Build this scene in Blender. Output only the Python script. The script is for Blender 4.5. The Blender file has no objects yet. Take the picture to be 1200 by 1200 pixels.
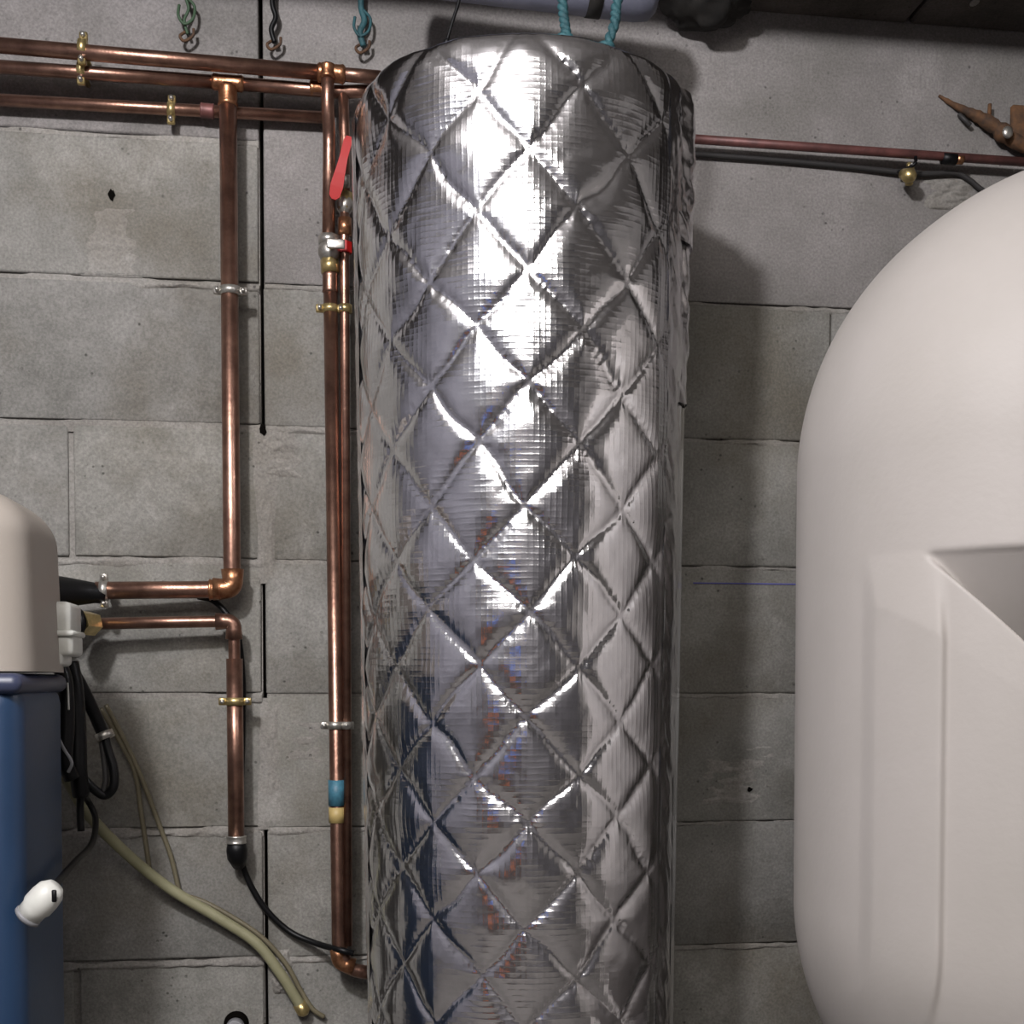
import bpy, bmesh, math, random
import numpy as np
from mathutils import Vector, Matrix

random.seed(7)
RNG = np.random.RandomState(7)
C = bpy.context.scene.collection
R = math.radians
# ------------------------------------------------------------------ camera
CAM = Vector((0.0, 0.0, 1.0))
F, CX, CY = 1480.0, 600.0, 852.0
YAW, PITCH = R(8.0), R(2.0)
cam = bpy.data.cameras.new('camera'); co = bpy.data.objects.new('camera', cam); C.objects.link(co)
co.location = CAM; co.rotation_euler = (R(90) - PITCH, 0, -YAW)
cam.sensor_width = 36; cam.lens = F / 1200 * 36; cam.shift_y = (CY - 600) / 1200; cam.clip_start = 0.02
bpy.context.scene.camera = co
# ------------------------------------------------------------------ world, lights, exposure
sc = bpy.context.scene
w = bpy.data.worlds.new('world'); sc.world = w; w.use_nodes = True
w.node_tree.nodes['Background'].inputs[0].default_value = (0.75, 0.85, 1.0, 1)
w.node_tree.nodes['Background'].inputs[1].default_value = 0.05
def point_light(name, loc, power, col, rad):
    l = bpy.data.lights.new(name, 'POINT'); l.energy = power; l.color = col; l.shadow_soft_size = rad
    o = bpy.data.objects.new(name, l); C.objects.link(o); o.location = loc
def area_light(name, loc, rot, power, col, sx, sy):
    l = bpy.data.lights.new(name, 'AREA'); l.energy = power; l.color = col; l.shape = 'RECTANGLE'; l.size = sx; l.size_y = sy
    o = bpy.data.objects.new(name, l); C.objects.link(o); o.location = loc; o.rotation_euler = rot
point_light('bulb_light', (-0.56, -0.02, 2.22), 112, (0.985, 0.97, 1.0), 0.075)
area_light('fill_light', (-0.3, -1.2, 2.45), (R(12), 0, 0), 60, (1.0, 0.95, 0.90), 1.6, 1.6)  # large soft fill added behind the camera, not a fixture of the room
sc.view_settings.view_transform = 'Standard'; sc.view_settings.look = 'None'
sc.view_settings.exposure = 0.52; sc.view_settings.gamma = 1; sc.view_settings.use_curve_mapping = False
# ------------------------------------------------------------------ measuring helpers
fw = Vector((math.sin(YAW) * math.cos(PITCH), math.cos(YAW) * math.cos(PITCH), -math.sin(PITCH)))
rt = Vector((math.cos(YAW), -math.sin(YAW), 0)); up = rt.cross(fw)
WY = 1.92                                    # the back wall's face
def ray(px, py): return fw + rt * ((px - CX) / F) + up * ((CY - py) / F)
def W(px, py, off=0.0):                      # point standing `off` metres in front of the back wall
    d = ray(px, py); return CAM + d * ((WY - off) / d.y)
# ------------------------------------------------------------------ materials
def mat(name, col, rough=0.6, metal=0.0, var=None, scale=8.0, bump=0.0, bscale=60.0, spec=0.5, detail=6, coat=0.0):
    m = bpy.data.materials.new(name); m.use_nodes = True; nt = m.node_tree; b = nt.nodes['Principled BSDF']
    b.inputs['Base Color'].default_value = (*col, 1); b.inputs['Roughness'].default_value = rough
    b.inputs['Metallic'].default_value = metal; b.inputs['Specular IOR Level'].default_value = spec
    b.inputs['Coat Weight'].default_value = coat
    tc = nt.nodes.new('ShaderNodeTexCoord')
    if var:
        n = nt.nodes.new('ShaderNodeTexNoise'); n.inputs['Scale'].default_value = scale; n.inputs['Detail'].default_value = detail
        n.inputs['Roughness'].default_value = 0.65
        nt.links.new(tc.outputs['Object'], n.inputs['Vector'])
        r = nt.nodes.new('ShaderNodeValToRGB'); r.color_ramp.elements[0].position = 0.35; r.color_ramp.elements[1].position = 0.68
        r.color_ramp.elements[0].color = (*var, 1); r.color_ramp.elements[1].color = (*col, 1)
        nt.links.new(n.outputs[0], r.inputs[0]); nt.links.new(r.outputs[0], b.inputs['Base Color'])
    if bump:
        n2 = nt.nodes.new('ShaderNodeTexNoise'); n2.inputs['Scale'].default_value = bscale; n2.inputs['Detail'].default_value = 5
        nt.links.new(tc.outputs['Object'], n2.inputs['Vector'])
        bp = nt.nodes.new('ShaderNodeBump'); bp.inputs['Strength'].default_value = bump; bp.inputs['Distance'].default_value = 0.002
        nt.links.new(n2.outputs[0], bp.inputs['Height']); nt.links.new(bp.outputs[0], b.inputs['Normal'])
    return m
def concrete(name, a, b_, stain, rnd=0.12, bump=0.5, world=True):
    m = bpy.data.materials.new(name); m.use_nodes = True; nt = m.node_tree; L = nt.links.new
    p = nt.nodes['Principled BSDF']; p.inputs['Roughness'].default_value = 0.9; p.inputs['Specular IOR Level'].default_value = 0.25
    geo = nt.nodes.new('ShaderNodeNewGeometry')
    def noise(s, d=6, ro=0.6):
        n = nt.nodes.new('ShaderNodeTexNoise'); n.inputs['Scale'].default_value = s; n.inputs['Detail'].default_value = d
        n.inputs['Roughness'].default_value = ro; L(geo.outputs['Position'], n.inputs['Vector']); return n
    def ramp(src, p0, p1, c0=(0, 0, 0), c1=(1, 1, 1)):
        r = nt.nodes.new('ShaderNodeValToRGB'); r.color_ramp.elements[0].position = p0; r.color_ramp.elements[1].position = p1
        r.color_ramp.elements[0].color = (*c0, 1); r.color_ramp.elements[1].color = (*c1, 1); L(src, r.inputs[0]); return r
    def mix(fac, c1, c2, t='MIX'):
        x = nt.nodes.new('ShaderNodeMix'); x.data_type = 'RGBA'; x.blend_type = t
        if isinstance(fac, float): x.inputs[0].default_value = fac
        else: L(fac, x.inputs[0])
        for i, c in ((6, c1), (7, c2)):
            if isinstance(c, tuple): x.inputs[i].default_value = (*c, 1)
            else: L(c, x.inputs[i])
        return x.outputs[2]
    base = ramp(noise(7, 8, 0.7).outputs[0], 0.36, 0.66, b_, a).outputs[0]
    # broad blotches of damp and old wash
    c = mix(ramp(noise(3.1, 6, .65).outputs[0], 0.46, 0.66).outputs[0], base, stain)
    # pale lime smears
    c = mix(ramp(noise(4.1, 7, .7).outputs[0], 0.54, 0.68, (0, 0, 0), (.55, .55, .55)).outputs[0], c, tuple(min(1, v * 1.35) for v in a))
    # pores
    v = nt.nodes.new('ShaderNodeTexVoronoi'); v.inputs['Scale'].default_value = 75; L(geo.outputs['Position'], v.inputs['Vector'])
    pore = ramp(v.outputs['Distance'], 0.06, 0.20)
    pm = nt.nodes.new('ShaderNodeMath'); pm.operation = 'MAXIMUM'; L(pore.outputs[0], pm.inputs[0])
    L(ramp(noise(16, 3).outputs[0], 0.57, 0.63, (1, 1, 1), (0, 0, 0)).outputs[0], pm.inputs[1])
    c = mix(pm.outputs[0], tuple(v_ * 0.45 for v_ in b_), c)
    g = noise(260, 2)
    c = mix(0.42, c, ramp(g.outputs[0], 0.3, 0.7, (.25, .25, .25), (1, 1, 1)).outputs[0], 'MULTIPLY')
    oi = nt.nodes.new('ShaderNodeObjectInfo')
    rr = ramp(oi.outputs['Random'], 0, 1, (1 - rnd, 1 - rnd, 1 - rnd * .8), (1, 1, 1)).outputs[0]
    c = mix(1.0, c, rr, 'MULTIPLY')
    L(c, p.inputs['Base Color'])
    hm = nt.nodes.new('ShaderNodeMath'); hm.operation = 'MULTIPLY_ADD'; L(pm.outputs[0], hm.inputs[0]); hm.inputs[1].default_value = 0.5
    L(noise(45, 8, 0.75).outputs[0], hm.inputs[2])
    bp = nt.nodes.new('ShaderNodeBump'); bp.inputs['Strength'].default_value = bump; bp.inputs['Distance'].default_value = 0.006
    L(hm.outputs[0], bp.inputs['Height']); L(bp.outputs[0], p.inputs['Normal'])
    return m
M = {}
M['block'] = concrete('block_concrete', (0.31, 0.30, 0.275), (0.20, 0.195, 0.175), (0.185, 0.17, 0.14))
M['beam'] = concrete('beam_concrete', (0.30, 0.28, 0.27), (0.23, 0.215, 0.205), (0.20, 0.19, 0.175), 0.05)
M['mortar'] = concrete('mortar', (0.36, 0.345, 0.32), (0.24, 0.225, 0.205), (0.24, 0.22, 0.19), 0.0, 0.8)
M['shell'] = concrete('shell_concrete', (0.42, 0.40, 0.38), (0.30, 0.28, 0.26), (0.24, 0.22, 0.20), 0.0)
M['shell_dark'] = concrete('old_dark_render', (0.22, 0.21, 0.22), (0.11, 0.105, 0.115), (0.05, 0.045, 0.05), 0.0)
M['shell_mid'] = concrete('grey_render', (0.23, 0.225, 0.25), (0.14, 0.137, 0.16), (0.11, 0.105, 0.12), 0.0)
M['ceiling'] = concrete('ceiling_boards', (0.12, 0.105, 0.095), (0.075, 0.065, 0.055), (0.05, 0.045, 0.04), 0.2)
M['floor'] = concrete('floor_concrete', (0.16, 0.15, 0.14), (0.10, 0.09, 0.085), (0.08, 0.075, 0.07), 0.0)
M['dark'] = mat('dark_gap', (0.004, 0.0035, 0.003), 1.0, spec=0)
M['copper'] = mat('copper', (0.36, 0.205, 0.15), 0.33, 0.92, (0.19, 0.105, 0.078), 30, 0.15, 200)
M['red_copper'] = mat('red_painted_copper', (0.17, 0.065, 0.058), 0.5, 0.3, (0.08, 0.035, 0.032), 25)
M['solder'] = mat('soldered_fitting', (0.45, 0.235, 0.125), 0.33, 0.9, (0.25, 0.10, 0.05), 60, 0.3, 150)
M['brass'] = mat('brass', (0.66, 0.52, 0.24), 0.35, 0.85, (0.38, 0.29, 0.13), 60, 0.2, 150)
M['zinc'] = mat('zinc', (0.62, 0.60, 0.55), 0.35, 0.85, (0.35, 0.33, 0.3), 60, 0.2, 150)
M['red'] = mat('red_paint', (0.36, 0.008, 0.007), 0.5, spec=.3)
M['black'] = mat('black_rubber', (0.0035, 0.0035, 0.004), 0.45, spec=.25)
M['grey_strand'] = mat('grey_strand', (0.028, 0.026, 0.026), 0.6)
M['rust'] = mat('rust', (0.16, 0.075, 0.03), 0.85, 0.1, (0.05, 0.03, 0.02), 40, 0.8, 90)
M['teal'] = mat('teal_cord', (0.025, 0.10, 0.115), 0.7, 0, (0.012, 0.05, 0.06), 60, 0.6, 300)
M['green'] = mat('green_cord', (0.035, 0.07, 0.035), 0.7)
M['cream'] = mat('cream_plastic', (0.385, 0.355, 0.335), 0.58, 0, (0.345, 0.32, 0.295), 2.5, 0.12, 140, 0.35)
M['head'] = mat('head_cover_plastic', (0.33, 0.295, 0.26), 0.5, 0, (0.31, 0.275, 0.24), 4, 0.08, 200, 0.4)
M['white'] = mat('white_plastic', (0.62, 0.62, 0.58), 0.4, 0, (0.5, 0.5, 0.46), 20)
M['blue'] = mat('blue_plastic', (0.014, 0.038, 0.088), 0.42, 0, (0.011, 0.03, 0.07), 5, 0.1, 160)
M['blue_trim'] = mat('slate_blue_plastic', (0.035, 0.042, 0.08), 0.4)
M['hose'] = mat('olive_hose', (0.27, 0.26, 0.16), 0.5, 0, (0.20, 0.19, 0.11), 15)
M['tube'] = mat('tan_strand', (0.16, 0.14, 0.09), 0.4, 0, (0.11, 0.095, 0.06), 12)
M['tape_blue'] = mat('blue_tape', (0.06, 0.20, 0.27), 0.5, 0, (0.03, 0.10, 0.15), 80)
M['tape_yellow'] = mat('yellow_tape', (0.42, 0.31, 0.12), 0.5)
M['duct'] = mat('grey_duct', (0.15, 0.155, 0.20), 0.5, 0, (0.10, 0.105, 0.14), 12, 0.3, 60)
M['rag'] = mat('black_rag', (0.018, 0.015, 0.012), 0.9, 0, (0.008, 0.007, 0.006), 30)
M['pvc'] = mat('grey_pvc', (0.20, 0.20, 0.21), 0.5)
# foil: woven scrim relief under an aluminium film
def foil(name, scrim=1.0, rough=0.17, crinkle=0.35, col=(0.86, 0.86, 0.89)):
    m = bpy.data.materials.new(name); m.use_nodes = True; nt = m.node_tree; L = nt.links.new
    p = nt.nodes['Principled BSDF']; p.inputs['Metallic'].default_value = 1; p.inputs['Roughness'].default_value = rough
    p.inputs['Base Color'].default_value = (*col, 1)
    uv = nt.nodes.new('ShaderNodeUVMap'); uv.uv_map = 'UVMap'
    sep = nt.nodes.new('ShaderNodeSeparateXYZ'); L(uv.outputs[0], sep.inputs[0])
    def mth(op, a, b=None, c=None):
        n = nt.nodes.new('ShaderNodeMath'); n.operation = op
        for i, v in enumerate((a, b, c)):
            if v is None: continue
            if isinstance(v, (int, float)): n.inputs[i].default_value = v
            else: L(v, n.inputs[i])
        return n.outputs[0]
    def noise(s, d, vec=uv.outputs[0], ro=.6):
        n = nt.nodes.new('ShaderNodeTexNoise'); n.inputs['Scale'].default_value = s; n.inputs['Detail'].default_value = d
        n.inputs['Roughness'].default_value = ro; L(vec, n.inputs['Vector']); return n.outputs[0]
    def thread(ch, off):   # narrow ridges every 7 mm
        wv = mth('MULTIPLY_ADD', noise(9 + off, 2), 0.004, sep.outputs[ch])
        s = mth('SINE', mth('MULTIPLY', wv, 2 * math.pi / 0.0072))
        return mth('POWER', mth('MULTIPLY_ADD', s, 0.5, 0.5), 3.0)
    mpv = nt.nodes.new('ShaderNodeMapping'); mpv.inputs['Scale'].default_value = (1, 0.35, 1); L(uv.outputs[0], mpv.inputs[0])
    mask1 = mth('MAXIMUM', mth('MULTIPLY_ADD', noise(7, 3, mpv.outputs[0]), 3.2, -1.15), 0.08)
    mask2 = mth('MAXIMUM', mth('MULTIPLY_ADD', noise(11, 3), 3.2, -1.15), 0.08)
    h = mth('ADD', mth('MULTIPLY', thread(0, 0), mask1), mth('MULTIPLY', thread(1, 3), mask2))
    h = mth('MULTIPLY', h, 0.00016 * scrim)
    h = mth('MULTIPLY_ADD', noise(55, 3), 0.0008 * crinkle, h)
    h = mth('MULTIPLY_ADD', noise(210, 2), 0.00012 * crinkle, h)
    bp = nt.nodes.new('ShaderNodeBump'); bp.inputs['Strength'].default_value = 1.0; bp.inputs['Distance'].default_value = 1.0
    L(h, bp.inputs['Height']); L(bp.outputs[0], p.inputs['Normal'])
    return m
M['foil'] = foil('quilted_foil')
M['foil_tape'] = foil('foil_tape', 0.12, 0.22, 1.0, (0.82, 0.80, 0.82))
# ------------------------------------------------------------------ object helpers
def tag(o, label=None, cat=None, group=None, kind=None):
    if label: o['label'] = label
    if cat: o['category'] = cat
    if group: o['group'] = group
    if kind: o['kind'] = kind
    return o
def thing(name, label, cat, loc=(0, 0, 0), group=None, rz=0):
    o = bpy.data.objects.new(name, None); C.objects.link(o); o.location = loc; o.rotation_euler = (0, 0, rz)
    o.empty_display_size = 0.05
    return tag(o, label, cat, group)
def obj(name, bm, m, parent=None, smooth=True, world=True):
    """link a bmesh; with a parent, coordinates are given in the world and moved to the parent's frame"""
    me = bpy.data.meshes.new(name)
    if isinstance(bm, bpy.types.Mesh): me = bm
    else: bm.to_mesh(me); bm.free()
    if smooth and len(me.polygons): me.polygons.foreach_set('use_smooth', [True] * len(me.polygons))
    me.materials.clear(); me.materials.append(M[m] if isinstance(m, str) else m)
    o = bpy.data.objects.new(name, me); C.objects.link(o)
    if parent:
        o.parent = parent
        if world:
            mw = Matrix.Identity(4); q = parent
            while q: mw = Matrix.Translation(q.location) @ Matrix.Rotation(q.rotation_euler.z, 4, 'Z') @ mw; q = q.parent
            me.transform(mw.inverted())
    else:   # origin at the object's own centre
        if len(me.vertices) and world:
            c = Vector((0, 0, 0)); 
            for v in me.vertices: c += v.co
            c /= len(me.vertices); me.transform(Matrix.Translation(-c)); o.location = c
    return o
def fillet(pts, r, n=6):
    pts = [Vector(p) for p in pts]; out = [pts[0]]
    for a, b, c in zip(pts, pts[1:], pts[2:]):
        d1 = (a - b); d2 = (c - b); k = min(r, d1.length * .45, d2.length * .45)
        p1 = b + d1.normalized() * k; p2 = b + d2.normalized() * k
        for i in range(n + 1):
            t = i / n; out.append(p1 * (1 - t) ** 2 + b * 2 * t * (1 - t) + p2 * t * t)
    out.append(pts[-1]); return out
def spline(pts, n=8):
    pts = [Vector(p) for p in pts]; P = [pts[0] * 2 - pts[1]] + pts + [pts[-1] * 2 - pts[-2]]; out = []
    for i in range(1, len(P) - 2):
        a, b, c, d = P[i - 1:i + 3]
        for k in range(n):
            t = k / n
            out.append(0.5 * ((2 * b) + (c - a) * t + (2 * a - 5 * b + 4 * c - d) * t * t + (3 * b - a - 3 * c + d) * t ** 3))
    out.append(pts[-1]); return out
def tube(bm, pts, r, seg=14, cap=True, wob=0.0):
    pts = [Vector(p) for p in pts]; rs = r if isinstance(r, (list, tuple)) else [r] * len(pts)
    t0 = (pts[1] - pts[0]).normalized(); n = t0.orthogonal().normalized(); rings = []
    for i, p in enumerate(pts):
        t = (pts[min(i + 1, len(pts) - 1)] - pts[max(i - 1, 0)]).normalized()
        n = (n - t * n.dot(t)).normalized(); b = t.cross(n)
        k = rs[i] * (1 + random.uniform(-wob, wob))
        rings.append([bm.verts.new(p + (n * math.cos(2 * math.pi * j / seg) + b * math.sin(2 * math.pi * j / seg)) * k) for j in range(seg)])
    for a, c in zip(rings, rings[1:]):
        for j in range(seg): bm.faces.new((a[j], a[(j + 1) % seg], c[(j + 1) % seg], c[j]))
    if cap: bm.faces.new(rings[0][::-1]); bm.faces.new(rings[-1])
    return bm
def B(): return bmesh.new()
def box(bm, lo, hi, bev=0.0, seg=2, rot=None, ctr=None):
    lo, hi = Vector(lo), Vector(hi); g = bmesh.ops.create_cube(bm, size=1)['verts']; c = (lo + hi) / 2; s = hi - lo
    for v in g: v.co = Vector((v.co.x * s.x, v.co.y * s.y, v.co.z * s.z)) + c
    if bev:
        es = list({e for v in g for e in v.link_edges}); 
        r = bmesh.ops.bevel(bm, geom=es, offset=bev, segments=seg, affect='EDGES', profile=0.5); g = list(set(r['verts']) | {v for v in g if v.is_valid})
    if rot is not None:
        bmesh.ops.rotate(bm, verts=[v for v in g if v.is_valid], cent=ctr or c, matrix=rot)
    return bm
def cyl(bm, a, b, r, seg=16, bev=0.0):
    a, b = Vector(a), Vector(b)
    if bev: d = (b - a).normalized(); return tube(bm, [a, a + d * bev * .3, a + d * bev, b - d * bev, b - d * bev * .3, b], [r - bev, r - bev * .3, r, r, r - bev * .3, r - bev], seg)
    return tube(bm, [a, b], r, seg)
def hexn(bm, a, b, r): return tube(bm, [a, b], r, 6)
def ball(bm, c, r, sx=1, sy=1, sz=1, sub=2):
    g = bmesh.ops.create_icosphere(bm, subdivisions=sub, radius=r)['verts']
    for v in g: v.co = Vector((v.co.x * sx, v.co.y * sy, v.co.z * sz)) + Vector(c)
    return bm
def torus(bm, c, ax, Rr, r, n=20, m=8):
    ax = Vector(ax).normalized(); u = ax.orthogonal().normalized(); v = ax.cross(u); c = Vector(c)
    rings = []
    for i in range(n):
        a = 2 * math.pi * i / n; d = u * math.cos(a) + v * math.sin(a)
        rings.append([bm.verts.new(c + d * (Rr + r * math.cos(2 * math.pi * j / m)) + ax * r * math.sin(2 * math.pi * j / m)) for j in range(m)])
    for i in range(n):
        a, b = rings[i], rings[(i + 1) % n]
        for j in range(m): bm.faces.new((a[j], a[(j + 1) % m], b[(j + 1) % m], b[j]))
    return bm
def grid_mesh(name, X, Y, Z, closed_u=False, uv=None):
    """X,Y,Z arrays (rows, cols)"""
    r, c = X.shape; me = bpy.data.meshes.new(name)
    co_ = np.stack([X, Y, Z], -1).reshape(-1, 3).astype(np.float32)
    me.vertices.add(r * c); me.vertices.foreach_set('co', co_.ravel())
    cc = c if closed_u else c - 1
    i, j = np.meshgrid(np.arange(r - 1), np.arange(cc), indexing='ij'); j2 = (j + 1) % c
    f = np.stack([i * c + j, i * c + j2, (i + 1) * c + j2, (i + 1) * c + j], -1).reshape(-1, 4)
    n = len(f); me.loops.add(n * 4); me.loops.foreach_set('vertex_index', f.ravel().astype(np.int32))
    me.polygons.add(n); me.polygons.foreach_set('loop_start', np.arange(0, n * 4, 4, dtype=np.int32))
    me.polygons.foreach_set('loop_total', np.full(n, 4, dtype=np.int32))
    if uv is not None:
        U, V = uv; l = me.uv_layers.new(name='UVMap')
        jj = np.stack([j, j + 1, j + 1, j], -1).reshape(-1); ii = np.stack([i, i, i + 1, i + 1], -1).reshape(-1)
        du = U[0, 1] - U[0, 0]
        l.data.foreach_set('uv', np.stack([U[0, 0] + jj * du, V[ii, 0]], -1).astype(np.float32).ravel())
    me.update(calc_edges=True); me.validate(); return me
def vnoise(x, y, seed=0, px=None):
    """smooth value noise on numpy arrays; px = integer period in x"""
    x = np.asarray(x, float); y = np.asarray(y, float)
    xi = np.floor(x).astype(int); yi = np.floor(y).astype(int); fx = x - xi; fy = y - yi
    fx = fx * fx * fx * (fx * (fx * 6 - 15) + 10); fy = fy * fy * fy * (fy * (fy * 6 - 15) + 10)
    def h(a, b):
        if px: a = a % px
        n = (a * 374761393 + b * 668265263 + seed * 974634777) & 0x7fffffff
        n = ((n ^ (n >> 13)) * 1274126177) & 0x7fffffff
        return ((n ^ (n >> 16)) & 0xffff) / 65535.0
    return (h(xi, yi) * (1 - fx) + h(xi + 1, yi) * fx) * (1 - fy) + (h(xi, yi + 1) * (1 - fx) + h(xi + 1, yi + 1) * fx) * fy
def sstep(x, a, b):
    t = np.clip((x - a) / (b - a), 0, 1); return t * t * (3 - 2 * t)

# ================================================================== THE ROOM
XL, XR, YB, ZC = -2.3, 2.6, -2.6, 2.52
def struct(name, bm, m, parent=None, smooth=False):
    o = obj(name, bm, m, parent, smooth)
    if not parent: o['kind'] = 'structure'
    return o
struct('floor', box(B(), (XL - .1, YB - .1, -0.1), (XR + .1, WY + .2, 0)), 'floor')
struct('wall_left', box(B(), (XL - .1, YB - .1, 0), (XL, WY + .2, ZC)), 'shell_mid')
struct('wall_right', box(B(), (XR, YB - .1, 0), (XR + .1, WY + .2, ZC)), 'shell')
struct('wall_front', box(B(), (XL, YB - .1, 0), (XR, YB, ZC)), 'shell_dark')
struct('ceiling', box(B(), (XL - .1, YB - .1, ZC), (XR + .1, WY + .2, ZC + .1)), 'shell')

# course heights: read on the wall at the left of the photograph
zj = [W(100, y).z for y in (155, 325, 495, 655, 815, 975, 1130)]
step = (zj[0] - zj[-1]) / 6
zs = list(zj)
while zs[-1] - step > 0.02: zs.append(zs[-1] - step)
zs.append(0.0)
XCR = W(309, 600).x                           # the open joint that runs down the wall
ZSOF = W(1000, 26).z                           # underside of the ceiling boards
wall = thing('wall_back', None, None, (0, WY, 0)); wall['kind'] = 'structure'
bm = B()
box(bm, (XL, WY + .006, 0), (XCR - .003, WY + .16, ZC)); box(bm, (XCR + .003, WY + .006, 0), (XR, WY + .16, ZC))
obj('mortar_bed', bm, 'mortar', wall, False)
obj('joint_backing', box(B(), (XL, WY + .161, 0), (XR, WY + .2, ZC)), 'dark', wall, False)
def block(x0, x1, z0, z1, m='block', name='concrete_block', g=.004):
    bm = B(); j = lambda s: random.uniform(-s, s)
    y = WY + j(.0012)
    box(bm, (x0 + g, y, z0 + g), (x1 - g, WY + .05, z1 - g), 0.0035, 2)
    for v in bm.verts: v.co += Vector((j(.001), j(.0006), j(.001)))
    return obj(name, bm, m, wall, True)
for i in range(len(zs) - 1):
    z1, z0 = zs[i], zs[i + 1]
    if z1 - z0 < .04: continue
    x = XCR - .0005; first = 0.275 if i % 2 == 0 else 0.5    # row 3 of the photo has the short block
    if i in (0, 1): first = (0.5, 0.39)[i]
    w0 = first
    while x > XL + .05:
        a = max(XL, x - w0); block(a, x, z0, z1); x = a; w0 = 0.5
    x = XCR + .0005; w0 = 0.38 if i % 2 else 0.5
    if i == 0: continue              # the cast beam is deeper on this side
    while x < XR - .05:
        a = min(XR, x + w0); block(x, a, z0, z1, g=.0016); x = a; w0 = 0.5
for a, b in ((XL, XCR), (XCR, XR)):
    block(a, b, zs[0] if b == XCR else zs[1], zs[0] + .31, 'beam', 'concrete_beam', .003)
    block(a, b, zs[0] + .31, ZC, 'beam', 'concrete_beam', .003)
# ragged mortar squeezed out along the bed joints
def smear(x0, x1, z, h=.012, proud=.0025, seed=0, slope=0.0):
    nx = int((x1 - x0) / .006) + 2; nz = 7
    U, V = np.meshgrid(np.linspace(x0, x1, nx), np.linspace(-1, 1, nz))
    hh = h * (0.55 + 0.9 * vnoise(U * 22, U * 0 + seed, 3 + seed))
    dens = vnoise(U * 9, U * 0 + seed * 3.1, 11 + seed)
    Z = z + V * hh * .6 - h * .35 + slope * (U - x0) + (vnoise(U * 60, V * 2, seed) - .5) * .003
    Yy = WY + .0025 - (1 - V * V) * (proud + .0025) * sstep(dens, .25, .6) * (0.6 + .8 * vnoise(U * 90, V * 3 + seed, 5))
    return grid_mesh('mortar_smear', U, Yy, Z)
k = 0
for i, z in enumerate(zs[:-1]):
    for (a, b, pr, hh) in ((XL, XCR - .004, .0012, .007),) if i == 0 else ((XL, XCR - .004, .0035, .013), (XCR + .004, XR, .0018, .009)):
        o = obj('mortar_smear', smear(a, b, z, hh, pr, k), 'mortar', wall); k += 1
# mortar that bridges the open joint in two courses, and trowel marks
def patch(px0, px1, py0, py1, seed, th=.003, name='mortar_patch', m='mortar'):
    a = W(px0, py0); b = W(px1, py1); U, V = np.meshgrid(np.linspace(-1, 1, 22), np.linspace(-1, 1, 40))
    e = 1 - np.maximum(np.abs(U), np.abs(V) ** 3) ** 2
    sc_ = 0.75 + .5 * vnoise(V * 3 + 7, U * 0, seed)
    X = (a.x + b.x) / 2 + U * (b.x - a.x) / 2 * sc_; Z = (a.z + b.z) / 2 + V * (a.z - b.z) / 2
    Y = WY + .0012 - e * th * (0.5 + vnoise(U * 3 + 5, V * 7, seed + 9)) 
    return obj(name, grid_mesh(name, X, Y, Z), m, wall)
patch(297, 326, 498, 684, 1); patch(302, 350, 500, 560, 2, .004); patch(303, 332, 818, 972, 4); patch(318, 400, 840, 900, 8, .002)
patch(318, 342, 1112, 1165, 12, .006)
patch(812, 905, 885, 945, 14, .003); patch(850, 930, 868, 905, 15, .002); patch(100, 160, 240, 325, 16, .0035); patch(380, 405, 560, 590, 17, .002)
patch(1080, 1150, 205, 250, 18, .006)
# small broken holes: flat black patches, the shade inside them put into the colour
def hole(px, py, rx, rz, name='hole_shade'):
    p = W(px, py); bm = B(); n = 14; c = bm.verts.new((p.x, WY - .0022, p.z))
    vs = [bm.verts.new((p.x + rx * math.cos(t) * random.uniform(.7, 1.2), WY - .0018, p.z + rz * math.sin(t) * random.uniform(.7, 1.2))) for t in [2 * math.pi * i / n for i in range(n)]]
    for i in range(n): bm.faces.new((c, vs[i], vs[(i + 1) % n]))
    return obj(name, bm, 'dark', wall, False)
hole(131, 229, .005, .008); hole(308, 503, .006, .009); hole(1122, 243, .012, .016); hole(878, 925, .005, .004)
# blue chalk line on the blocks at the right
a, b = W(812, 682), W(936, 686)
bm = B(); box(bm, (a.x, WY - .0024, (a.z + b.z) / 2 - .0009), (b.x, WY - .0014, (a.z + b.z) / 2 + .0009)); M['chalk'] = mat('chalk', (0.10, 0.10, 0.32), .9)
obj('chalk_line', bm, 'chalk', wall, False)

# ceiling boards above the tank, seen from below
cb = thing('ceiling_boards', None, None, (0, WY - .15, ZSOF)); cb['kind'] = 'structure'; cb.name = 'trim_1'
xs = [XL, -1.2, -.45, .25, W(1062, 30).x, XR]
for a, b in zip(xs, xs[1:]):
    bm = B(); box(bm, (a + .003, WY - .30, ZSOF + random.uniform(0, .004)), (b - .003, WY - .002, ZSOF + .09), .004, 1)
    obj('ceiling_board', bm, 'ceiling', cb, False)
p = W(1142, 11, .08)
obj('plaster_spot', ball(B(), (p.x, p.y, ZSOF), .007, 1, 1.5, .4), 'mortar', cb)

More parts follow.
